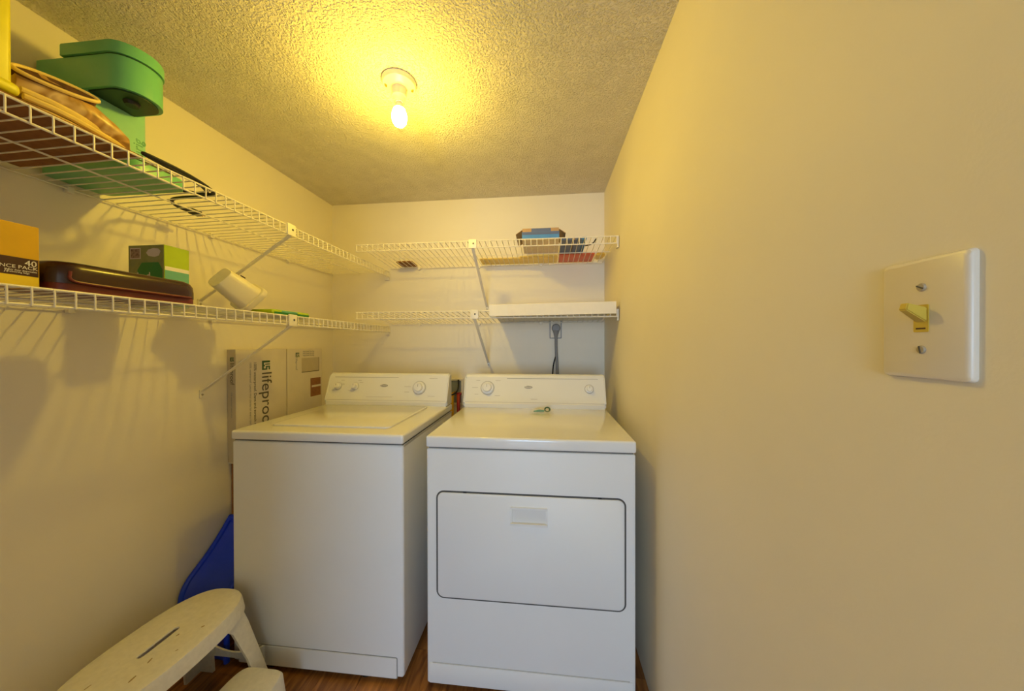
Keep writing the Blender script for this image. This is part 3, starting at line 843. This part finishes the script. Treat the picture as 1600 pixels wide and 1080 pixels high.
# ------------------------------------------------------------------ lower left shelf
Z2 = 1.3655
yb = thing('value_pack_box', (-1.11, .5, Z2), 'yellow and brown carton marked 40 at the left end of the lower shelf', 'carton')
fx = -1.080
part('carton_body', box(-1.15, fx, .36, .5875, Z2, 1.495, .0015), M['ybox'], yb)
yz_panel(yb, 'brown_band', fx, .360, .5855, 1.388, 1.4245, M['brown_print'], .0006)
yz_panel(yb, 'yellow_band', fx, .360, .5860, Z2 + .002, 1.388, M['ybox_lo'], .0005)
rd, ru = (0, 1, 0), (0, 0, 1)
text('lettering', '40', .0165, ((fx + .0008, .5835, 1.4095), rd, ru), M['white_print'], yb, align='RIGHT')
text('lettering', 'OUNCE PACK', .0098, ((fx + .0008, .5845, 1.4018), rd, ru), M['white_print'], yb, align='RIGHT', sx=1.05)
text('small_print', 'heavy duty disposable', .0048, ((fx + .0008, .5835, 1.3965), rd, ru), M['white_print'], yb, align='RIGHT')
text('small_print', 'drawstring bags', .0048, ((fx + .0008, .5735, 1.3925), rd, ru), M['white_print'], yb, align='RIGHT')
text('small_print', '//', .012, ((fx + .0008, .5475, 1.3915), rd, ru), M['white_print'], yb, align='RIGHT')

cs = thing('appliance_case', (-1.15, .74, Z2), 'glossy dark brown rounded case with a maroon base on the lower left shelf', 'case')
def bar_ring(y, hz, hx_c, x0, x1, z0, z1): pass
cpts = rrect(.150, .292, .035, 6)
part('case_base', prism(rrect(.160, .290, .030, 6), ((-1.135, .7425, Z2), (1, 0, 0), (0, 1, 0), (0, 0, 1)), 0, .018, .003), M['case_low'], cs, True)
b = bmesh.new()
rg = []
for z, ins in ((Z2 + .016, 0), (Z2 + .034, 0), (Z2 + .050, .0015), (Z2 + .060, .006), (Z2 + .0655, .014), (Z2 + .067, .026)):
    rg.append([b.verts.new((-1.135 + u, .7425 + v, z)) for u, v in rrect(.166 - 2 * ins, .298 - 2 * ins, max(.008, .040 - ins * .4), 6)])
for A, B in zip(rg[:-1], rg[1:]): strip(b, A, B)
b.faces.new(rg[0][::-1]); b.faces.new(rg[-1])
part('case_lid', b, M['case'], cs, True)
b = tube([(-1.050, .615, Z2 + .042), (-1.049, .612, Z2 + .022), (-1.049, .64, Z2 + .018), (-1.049, .86, Z2 + .018)], .003, 8, smooth_iter=2)
part('case_trim', b, M['case_low'], cs, True)

gb = thing('bulb_box', (-1.265, .943, Z2), 'lime and olive printed box standing behind the dark brown case', 'box')
part('carton_body', box(-1.330, -1.200, .907, .979, Z2, 1.562, .0015), M['lime'], gb)
def xz_panel(root, nm, y, x0, x1, z0, z1, m, t=.0006): return part(nm, box(x0, x1, y - t, y, z0, z1), m, root)
xz_panel(gb, 'olive_face', .907, -1.3285, -1.2015, Z2 + .002, 1.5605, M['olive'])
xz_panel(gb, 'picture_frame', .9064, -1.322, -1.284, 1.518, 1.553, M['mauve'])
xz_panel(gb, 'picture', .9058, -1.319, -1.287, 1.521, 1.550, M['photo'])
part('logo_patch', prism([(-.026 + .0, 0), (-.018, .010), (0, .014), (.018, .012), (.026, .004), (.020, -.010), (.004, -.014), (-.018, -.010)], ((-1.238, .9064, 1.537), (1, 0, 0), (0, 0, 1), (0, -1, 0)), 0, .0006), M['mauve'], gb)
part('hexagon', prism([(-.042, -.04), (-.046, -.005), (-.030, .018), (.030, .018), (.044, -.005), (.044, -.04)], ((-1.250, .9064, 1.488), (1, 0, 0), (0, 0, 1), (0, -1, 0)), 0, .0006), M['hex'], gb)
text('lettering', 'Led', .034, ((-1.298, .9056, 1.452), (1, 0, 0), (0, 0, 1)), M['mauve'], gb)
yz_panel(gb, 'white_stripe', -1.200, .9085, .9775, 1.482, 1.494, M['white_print'], .0006)
yz_panel(gb, 'aqua_field', -1.200, .9085, .9775, Z2 + .002, 1.482, M['aqua'], .0006)

# white tub tipped over
wt = thing('white_tub', (-1.2, 1.13, Z2), 'white plastic tub with a thick rim, tipped over on the lower left shelf', 'tub')
b = bmesh.new()
def tub_ring(h, w, d, r, ins=0): return [b.verts.new((u, v, h)) for u, v in rrect(w - 2 * ins, d - 2 * ins, r, 5)]
rg = [tub_ring(0, .105, .085, .025), tub_ring(.006, .112, .092, .028), tub_ring(.135, .140, .118, .032), tub_ring(.135, .134, .112, .030), tub_ring(.010, .106, .086, .026)]
b.faces.new(rg[0][::-1])
for A, B in zip(rg[:-1], rg[1:]): strip(b, A, B)
b.faces.new(rg[-1])
RT = Matrix.Translation((-1.215, 1.095, Z2 + .105)) @ Matrix.Rotation(math.radians(124), 4, Vector((-1, 0.25, 0)).normalized()) @ Matrix.Rotation(.15, 4, 'Z') @ Matrix.Scale(.92, 4)
bmesh.ops.transform(b, matrix=RT, verts=b.verts)
tb1 = b
b = bmesh.new()
rg = [tub_ring(.118, .150, .128, .034), tub_ring(.120, .156, .134, .036), tub_ring(.138, .156, .134, .036), tub_ring(.142, .150, .128, .034), tub_ring(.142, .132, .110, .030), tub_ring(.118, .134, .112, .030)]
for A, B in zip(rg[:-1], rg[1:]): strip(b, A, B)
strip(b, rg[-1], rg[0])
bmesh.ops.transform(b, matrix=RT, verts=b.verts)
b2 = box(-.022, .022, -.0575, -.0535, .05, .056)
bmesh.ops.transform(b2, matrix=RT, verts=b2.verts)
lowz = min(min(v.co.z for v in tb1.verts), min(v.co.z for v in b.verts))
for q in (tb1, b, b2): bmesh.ops.translate(q, verts=q.verts, vec=(0, 0, Z2 - lowz))
part('tub_body', tb1, M['white_tub'], wt, True)
part('tub_rim', b, M['white_tub'], wt, True)
part('tub_slot', b2, M['brown_print'], wt)

gp = thing('flat_pouch', (-1.12, 1.27, Z2), 'flat lime green pouch lying by the shelf bracket on the lower left shelf', 'pouch')
part('pouch_body', box(-1.205, -1.085, 1.190, 1.395, Z2, Z2 + .022, .008, 3), M['lime'], gp, True)
part('green_edge', box(-1.0862, -1.0835, 1.198, 1.388, Z2 + .003, Z2 + .012, .001), M['hex'], gp)
part('aqua_label', box(-1.0866, -1.0840, 1.235, 1.320, Z2 + .0125, Z2 + .019, .001), M['aqua'], gp)

# ------------------------------------------------------------------ upper back shelf
def zb(y): return 1.750 + (1.784 - 1.750) * (YB - y) / .41 + .0022
def flat_on_back(x0, x1, y0, y1, h, bev=.002):
    """slab lying on the tilted upper back shelf"""
    b = box(x0, x1, y0, y1, 0, h, bev)
    for v in b.verts: v.co.z += zb(v.co.y)
    return b
bb = thing('open_carton', (-.023, 1.78, zb(1.78)), 'blue open-topped carton with spread flaps on the upper back shelf', 'carton')
zz = zb(1.68)
bt = flat_on_back(-.119, .073, 1.682, 1.885, .003, 0)
part('carton_bottom', bt, M['kraft_lt'], bb)
b = bmesh.new()
for q in ((-.119, .073, 1.682, 1.685), (-.119, .073, 1.882, 1.885), (-.119, -.116, 1.685, 1.882), (.070, .073, 1.685, 1.882)):
    t = box(q[0], q[1], q[2], q[3], 0.003, .042)
    for v in t.verts: v.co.z += zb(v.co.y)
    join(b, t)
part('carton_wall', b, M['bbox'], bb)
part('dark_print', box(-.117, .071, 1.6812, 1.682, zz + .027, zz + .041), M['bbox_dk'], bb)
for nm, x0_, s in (('side_flap', -.119, -1), ('side_flap', .073, 1)):
    b = bmesh.new()
    q = [b.verts.new(p) for p in ((x0_, 1.70, zz + .058), (x0_, 1.87, zz + .045), (x0_ + s * .034, 1.87, zz + .022), (x0_ + s * .034, 1.70, zz + .035), (x0_, 1.70, zz + .061), (x0_, 1.87, zz + .048), (x0_ + s * .034, 1.87, zz + .025), (x0_ + s * .034, 1.70, zz + .038))]
    for fc in ((0, 1, 2, 3), (4, 5, 6, 7), (0, 1, 5, 4), (1, 2, 6, 5), (2, 3, 7, 6), (3, 0, 4, 7)): b.faces.new([q[i] for i in fc])
    part(nm, b, M['kraft'], bb)
part('front_flap', box(-.117, .071, 1.683, 1.686, zz + .041, zz + .060), M['kraft'], bb)
part('flap_label', box(-.070, .030, 1.6822, 1.683, zz + .042, zz + .059), M['bbox_dk'], bb)

b2_ = thing('flat_blue_box', (.145, 1.81, zb(1.81)), 'flat blue and kraft box next to the open carton on the upper back shelf', 'box')
part('box_body', flat_on_back(.082, .214, 1.700, 1.900, .016), M['bbox_dk'], b2_)
part('blue_end', flat_on_back(.190, .2145, 1.699, 1.9005, .0165), M['bbox'], b2_)
part('kraft_band', flat_on_back(.142, .156, 1.6995, 1.9005, .0165), M['kraft'], b2_)
rp = thing('red_packet', (.185, 1.98, zb(1.98)), 'flat red packet at the back of the upper back shelf', 'packet')
part('packet_body', flat_on_back(.080, .288, 1.912, 2.050, .010, .004), M['red'], rp, True)
yp = thing('yellow_folder', (-.2, 1.99, zb(1.99)), 'long flat yellow folder lying at the back of the upper back shelf', 'folder')
part('folder_body', flat_on_back(-.40, .074, 1.950, 2.050, .008, .003), M['ypack'], yp, True)
part('folder_flap', flat_on_back(-.15, .072, 1.925, 1.9445, .005, .002), M['ypack'], yp, True)
yl = thing('yellow_sponge', (.325, 1.985, zb(1.985)), 'small lumpy yellow cloth by the right end of the upper back shelf', 'cloth')
b = bmesh.new(); bmesh.ops.create_icosphere(b, subdivisions=3, radius=1)
for v in b.verts:
    n_ = 1 + .25 * noise.noise(v.co * 2.2)
    v.co = Vector((.326 + v.co.x * .030 * n_, 1.985 + v.co.y * .062 * n_, zb(1.985) + .016 + max(-.0145, v.co.z * .017 * n_)))
part('cloth_body', b, M['ypack'], yl, True)
bp_ = thing('brown_packet', (-.88, 2.01, zb(2.01)), 'small dark brown packet at the left end of the upper back shelf', 'packet')
part('packet_body', flat_on_back(-.940, -.835, 1.965, 2.055, .010, .003), M['brownpack'], bp_, True)
setp(part('thin_cable', tube([(.218, 1.80, zb(1.8) + .006), (.235, 1.79, zb(1.79) + .005), (.25, 1.78, zb(1.78) + .006), (.262, 1.76, zb(1.76) + .010), (.268, 1.75, zb(1.75) + .022)], .0032, 8, smooth_iter=2), M['black'], None, True), 'short thin black cable beside the flat blue box', 'cable')

# ------------------------------------------------------------------ lower back shelf: long white board
def zl(y): return 1.382 + (1.418 - 1.382) * (YB - y) / .41 + .0022
wb = thing('white_board', (.02, 1.87, zl(1.87)), 'long white board lying on the lower back shelf above the dryer outlet', 'board')
b = box(-.285, .350, 1.6425, 2.064, 0, .026, .002)
for v in b.verts: v.co.z += zl(v.co.y) + max(0, (v.co.x + .285)) * .012
part('board_body', b, M['board'], wb)
b = box(-.285, .350, 1.6385, 1.6425, -.034, .026, .001)      # front edge hanging over the shelf lip
for v in b.verts: v.co.z += zl(1.66) + max(0, (v.co.x + .285)) * .012
part('front_edge', b, M['board'], wb)
b = box(-.285, -.19, 1.6375, 1.6385, -.030, .022)
for v in b.verts: v.co.z += zl(1.66)
part('end_label', b, M['white_print'], wb)
